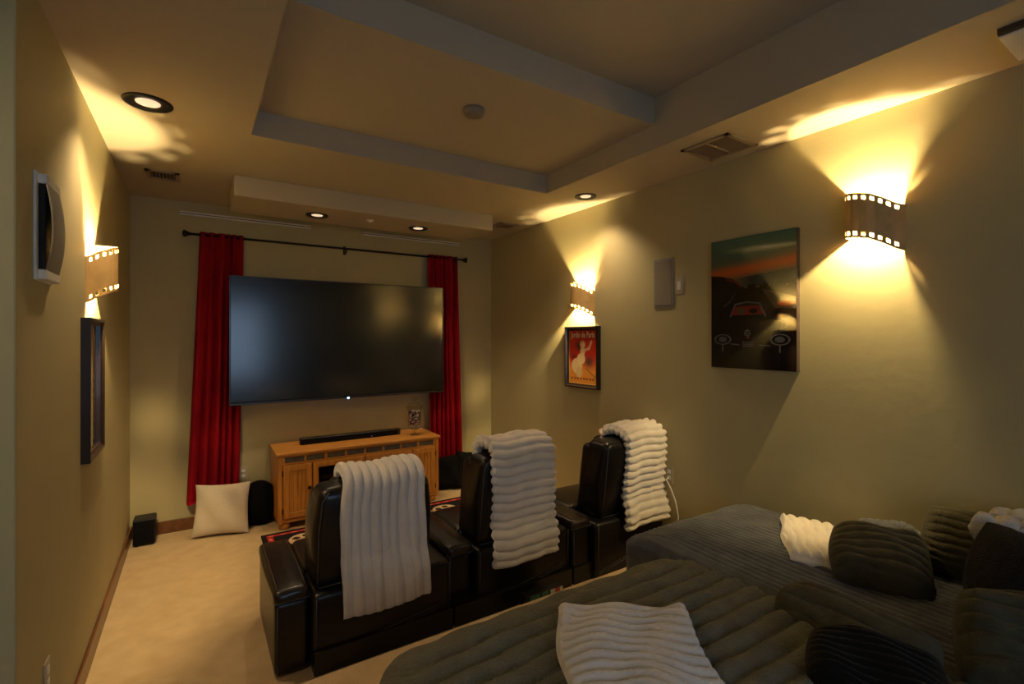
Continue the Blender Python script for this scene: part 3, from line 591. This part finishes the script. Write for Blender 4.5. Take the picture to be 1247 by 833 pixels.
def recliner(label, xa, ws, bx0, bx1, y, ztop):
    """xa left of arm, ws seat-zone width, bx0..bx1 back, y rear of arm"""
    aw = .148; root = thing('recliner', label, 'recliner', (xa+aw+ws/2, y+.33, 0), 'black leather theatre recliners')
    ox = -(xa+aw+ws/2); oy = -.33
    X = lambda x: x+ox
    a0, a1 = X(xa), X(xa+aw); s0, s1 = a1+.008, a1+ws
    arm = soft('arm', a0, a1, oy, oy+.64, .012, .345, .022, M['leather'], root, .006)
    soft('arm_pad', a0-.004, a1+.004, oy-.006, oy+.645, .335, .402, .026, M['leatherb'], arm, .012)
    e = .002
    pipe('seam_highlight', [(a0+.012, oy-e, .02), (a0+.012, oy-e-.002, .335)], arm); pipe('seam_highlight', [(a0-.004, oy+.0, .362), (a0+.0, oy-.009, .350), (a1, oy-.009, .350), (a1+.004, oy, .362)], arm)
    pipe('seam_highlight', [(a0+.014, oy+.02, .4015), (a0+.012, oy+.3, .409), (a0+.014, oy+.62, .4015)], arm, .002); pipe('seam_highlight', [(a1-.014, oy+.02, .4015), (a1-.012, oy+.3, .409), (a1-.014, oy+.62, .4015)], arm, .002)
    body = soft('base_shell', s0, s1, oy-.055, oy+.55, .0, .365, .03, M['leather'], root, .008)
    pipe('seam_highlight', [(s0+.014, oy-.058, .05), (s0+.014, oy-.060, .35)], body); pipe('seam_highlight', [(s1-.014, oy-.058, .05), (s1-.014, oy-.060, .35)], body)
    pipe('seam_highlight', [(s0+.02, oy-.057, .055), (s0+(s1-s0)*.4, oy-.063, .105), (s1-.07, oy-.063, .150)], body); pipe('seam_highlight', [(s0+.02, oy-.056, .040), (s0+(s1-s0)*.4, oy-.062, .088), (s1-.07, oy-.063, .132)], body)
    px0 = s0 if xa < .5 else a0
    box('plinth', px0+.002, s1, 2.385-(y+.33), oy+.5, 0, .11, M['leather'], root, .004)
    soft('seat_cushion', s0+.004, s1-.004, oy+.21, oy+.60, .33, .405, .035, M['leatherb'], root, .02)
    soft('footrest', s0+.01, s1-.01, oy+.56, oy+.64, .08, .37, .03, M['leather'], root, .012)
    b0, b1 = X(bx0), X(bx1); bh = ztop
    def lean(co):
        k = (co.z-.36)/(bh-.36); co.y -= .055*k+.012*math.sin(PI*max(0, min(1, k))); 
        xm = (b0+b1)/2; co.x = xm+(co.x-xm)*(1-.06*max(0, k-.6)/.4)
        return co
    back = soft('backrest', b0, b1, oy+.0, oy+.20, .355, bh, .045, M['leather'], root, .018, lean, 8)
    soft('wing', b0-.004, b0+.085, oy+.05, oy+.25, .38, bh-.035, .035, M['leather'], back, .012, lean); soft('wing', b1-.085, b1+.004, oy+.05, oy+.25, .38, bh-.035, .035, M['leather'], back, .012, lean)
    soft('headrest', b0+.09, b1-.09, oy+.15, oy+.26, bh-.24, bh+.005, .045, M['leatherb'], back, .02, lean); soft('lumbar_pad', b0+.09, b1-.09, oy+.16, oy+.27, .39, bh-.25, .04, M['leatherb'], back, .02, lean)
    q = lambda x, yy, z: tuple(lean(Vector((x, yy, z))))
    pipe('seam_highlight', [q(b0+.012, oy-.001, .37), q(b0+.012, oy-.003, .5), q(b0+.012, oy-.003, .65), q(b0+.014, oy-.001, bh-.05), q(b0+.045, oy+.004, bh-.012)], back)
    pipe('seam_highlight', [q(b1-.012, oy-.001, .37), q(b1-.012, oy-.003, .5), q(b1-.012, oy-.003, .65), q(b1-.014, oy-.001, bh-.05), q(b1-.045, oy+.004, bh-.012)], back)
    pipe('seam_highlight', [q(b0+.02, oy-.001, .372), q((b0+b1)/2, oy-.008, .378), q(b1-.02, oy-.001, .380)], back)
    for sx in (s0+.04, s1-.04): 
        for sy in (oy+.05, oy+.5): box('foot', sx-.02, sx+.02, sy-.02, sy+.02, 0, .03, M['blackp'], root)
    return root
recliner('black leather recliner nearest the left wall, smooth throw over its back', .297, .715, .468, 1.052, 2.46, .845)
recliner('middle black leather recliner of the row of three', 1.172, .672, 1.350, 1.885, 2.47, .875)
recliner('black leather recliner beside the right wall, end of the row', 2.003, .64, 2.240, 2.775, 2.40, .870)
# throws over the recliner backs
def draped(label, x0, x1, yr, zt, zb, mode, seed, m, zb1=None, front=.16, lean=.055):
    thk = .030; zb1 = zb if zb1 is None else zb1
    R = .105
    def F(u, v):
        # v: 0 front hem -> over the top -> 1 rear hem
        zbb = zb+(zb1-zb)*u
        L1 = front; L2 = PI*R*.9; L3 = (zt-R*.55)-zbb; T = L1+L2+L3; s = v*T
        a = np.clip((s-L1)/L2, 0, 1)*PI
        yc = yr+.115-lean; y = yc+np.cos(a)*R*1.12; z = (zt-R*.62)+np.sin(a)*R*.62
        z = z-np.clip(L1-s, 0, None); d = np.clip(s-L1-L2, 0, None); z = z-d; y = y+d*(lean/.5)*.75-np.clip(d-.32, 0, None)*.0
        z = z+.006*np.sin(u*9+seed); y = y-np.where(d > 0, (.012+.010*np.sin(u*6+seed+v*3)+.006*np.sin(u*13+v*4+seed))*np.clip(d*6, 0, 1), 0)
        y = y-.055*np.clip((.50-z)/.12, 0, 1)
        x = x0+(x1-x0)*u+.010*np.sin(v*7+seed)+.003*np.sin(v*19+seed)+(u-.5)*.05*np.clip(v-.4, 0, 1)+((u-.5)*.028*np.abs(np.sin(PI*v*21)) if mode != 'down' else 0)
        z = z+(0 if mode != 'down' else -.004*np.abs(np.sin(PI*u*9))*(v > .9)*np.clip((v-.9)*20, 0, 1))
        return x, y, z
    if mode == 'down':
        n = 9; rib = lambda u, v: scal(u+.004*np.sin(v*9+seed), 1/n, .021)*(1-.5*np.clip((v-.5)*2.5, 0, 1))+.006*np.sin(u*31+v*3)*np.clip((v-.5)*3, 0, 1); nu, nv = 130, 70
    else:
        n = 21; rib = lambda u, v: scal(v+.0022*np.sin(u*6+seed)+.0015*np.sin(u*15+seed), 1/n, .020)+.004*np.sin(u*22+seed*2)*np.sin(v*18); nu, nv = 60, 210
    o = surf('throw_blanket', F, nu, nv, thk, rib, m, None, ew=.035)
    return tag(o, label, 'blanket', 'cream ribbed throws on the recliner backs')
draped('cream throw with lengthwise ribs draped over left recliner back', .590, 1.005, 2.455, .900, .225, 'down', 1.0, M['throwg'], zb1=.24)
draped('cream crosswise-ribbed throw draped over middle recliner back', 1.435, 1.855, 2.465, .950, .250, 'across', 2.2, M['throw'])
draped('cream crosswise-ribbed throw draped over right recliner back by wall', 2.41, 2.775, 2.385, .945, .300, 'across', 4.1, M['throw'], front=.14)
root = thing('snack_box', 'small colourful box on floor behind middle recliner', 'box', (1.66, 2.26, 0)); 
box('carton', -.13, .13, -.03, .03, 0, .128, M['blackp'], root, .004)
GR = mat('box green', (.03, .12, .08), .4); RD = mat('box red', (.5, .05, .05), .4); LG = mat('box pale', (.5, .5, .46), .4)
for a, b, m_ in ((-.10, -.03, GR), (-.02, .03, GR), (.04, .075, LG), (.08, .105, RD), (.108, .129, LG)): box('printed_label', a, b, -.032, -.03, .085, .124, m_, root)
# ------------------------------------------------------------------ beds / lounges
def bed(label, x0, x1, y0, y1, z0, z1, rc, p, A, ribdir, m, nu, nv, seed, dome=.012):
    cx, cy, hx, hy = (x0+x1)/2, (y0+y1)/2, (x1-x0)/2, (y1-y0)/2
    root = thing('lounge_bed', label, 'bed', (cx, cy, z0))
    u, v = np.meshgrid(np.linspace(-1, 1, nu), np.linspace(-1, 1, nv), indexing='ij')
    rho = np.maximum(np.abs(u), np.abs(v))+1e-9; U, V = u/rho, v/rho
    px, py = U*hx, V*hy; qx = np.clip(px, -(hx-rc), hx-rc); qy = np.clip(py, -(hy-rc), hy-rc); dx, dy = px-qx, py-qy
    L = np.hypot(dx, dy)+1e-9; k = np.maximum(np.abs(dx), np.abs(dy))/L; px, py = qx+dx*k, qy+dy*k
    H = z1-z0; r = .07; re = .90
    s = np.where(rho < re, rho/re*(1-r/min(hx, hy)), 1.0); t = np.clip((rho-re)/(1-re), 0, 1)
    # edge arc then skirt
    arc = np.clip(t/.5, 0, 1)*PI/2; ins = (r/min(hx, hy))*(1-np.sin(arc)); s = np.where(rho < re, s, 1-ins)
    z = z1-r*(1-np.cos(arc))*(rho >= re)-np.clip((t-.5)/.5, 0, 1)*(H-r-.01)
    X, Y = px*s, py*s
    z = z+dome*(1-(X/hx)**2)*(1-(Y/hy)**2)*(rho < re)+.004*wob(X*2, Y*2, 1, seed)*(rho < .97)
    cr = (Y if ribdir == 0 else X)+(.012 if p > .05 else .006)*wob(X, Y, 1.1, seed)
    rb = scal(cr+9, p, A)*(1-.5*np.clip(t*1.5-.5, 0, 1))
    P = np.stack([X, Y, z-z0], -1); n = np.cross(np.gradient(P, axis=0), np.gradient(P, axis=1)); n /= np.linalg.norm(n, axis=-1, keepdims=True)+1e-9
    P = P+n*(rb*(1+.12*np.sin(X*31+Y*17)))[..., None]
    i, j = np.meshgrid(np.arange(nu-1), np.arange(nv-1), indexing='ij'); a = (i*nv+j).ravel()
    mesh_np('plush_cover', P.reshape(-1, 3), np.stack([a, a+nv, a+nv+1, a+1], -1), m, root)
    box('mattress', -hx+.09, hx-.09, -hy+.09, hy-.09, 0, H-.06, M['char'], root, .02)
    return root
bed('olive green ribbed plush lounge in front, nearest the camera', .42, 1.80, -.9, 1.455, RZ, .612, .16, .076, .028, 0, M['olive'], 110, 330, 1.0)
bed('slate blue finely ribbed lounge against the right wall', 1.83, 2.785, -.9, 1.79, RZ, .578, .06, .036, .013, 1, M['slateb'], 300, 150, 2.0)
# folded cream throw on olive bed
def flat_throw(label, c, ax, ay, L, W, z, th, p, A, m, seed, ribacross=True, wav=.012):
    ax = np.array(ax)/np.hypot(*ax); ay = np.array(ay)/np.hypot(*ay)
    def F(u, v):
        a = (u-.5)*W+.012*np.sin(v*9+seed); b = (v)*L+.010*np.sin(u*8+seed)
        return c[0]+ax[0]*a+ay[0]*b, c[1]+ax[1]*a+ay[1]*b, z+th/2+wav*(wob(u*1.6, v*1.6, 1, seed)+.5)
    rib = (lambda u, v: scal(v*L+.013*np.sin(u*7+v*5+seed)+.006*np.sin(u*17+v*9), p, A)) if ribacross else (lambda u, v: scal(u*W+.008*np.sin(v*7+seed), p, A))
    nu, nv = (90, int(L/p*10)) if ribacross else (int(W/p*10), 60)
    o = surf('throw_blanket', F, nu, nv, th, rib, m, None, ew=.05)
    # make sure the upper side carries the ribs
    return tag(o, label, 'blanket')
flat_throw('folded cream ribbed throw lying on the olive lounge', (1.185, 1.185), (.33, -.25), (-.55, -.84), .62, .42, .632, .035, .040, .020, M['throwg'], 1.7)
flat_throw('folded cream ribbed throw on slate blue lounge beside pillows', (2.39, 1.28), (-.84, -.54), (.3, -.95), .40, .50, .578, .05, .045, .018, M['throw'], 0.6, wav=.005)
# cushions: (x, y, z) middle of the lower edge, (lean back, roll, turn)
cushion('olive ribbed pillow lying on blue lounge against the cream throw', (2.19, .80, .60), (-1.10, .0, -1.15), .34, .32, .17, .042, .018, M['olive_shaded'], 0, None, .0, 1)
cushion('olive ribbed pillow standing near right wall, behind another olive pillow', (2.57, .66, .59), (-.45, .1, -1.35), .30, .29, .17, .032, .010, M['olive_shaded'], 0, None, 0, 2)
cushion('small slate blue ribbed pillow by right wall', (2.49, .90, .62), (-1.25, 0, -1.3), .28, .22, .12, .03, .009, M['slateb'], 1, None, 0, 3)
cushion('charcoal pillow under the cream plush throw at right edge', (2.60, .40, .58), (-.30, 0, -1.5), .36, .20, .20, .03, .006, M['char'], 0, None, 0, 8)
flat_throw('cream plush throw behind the pillows at right picture edge', (2.60, .60), (-1, .1), (.1, -1), .50, .26, .80, .07, .055, .026, M['throw'], 2.6)
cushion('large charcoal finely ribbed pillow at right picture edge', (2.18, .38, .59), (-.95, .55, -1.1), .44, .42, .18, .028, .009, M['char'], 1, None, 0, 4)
cushion('olive wide-ribbed pillow in bottom right corner', (1.80, .30, .60), (-.90, .0, -1.3), .36, .32, .20, .052, .030, M['olive_shaded'], 0, None, 0, 5)
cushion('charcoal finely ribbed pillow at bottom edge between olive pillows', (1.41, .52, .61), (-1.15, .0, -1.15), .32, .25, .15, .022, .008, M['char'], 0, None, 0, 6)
cushion('long olive pillow lying along the gap between both lounges', (1.66, .72, .61), (-1.0, .0, -PI/2-.05), .46, .17, .12, .055, .012, M['olive_shaded'], 0, None, 0, 7)
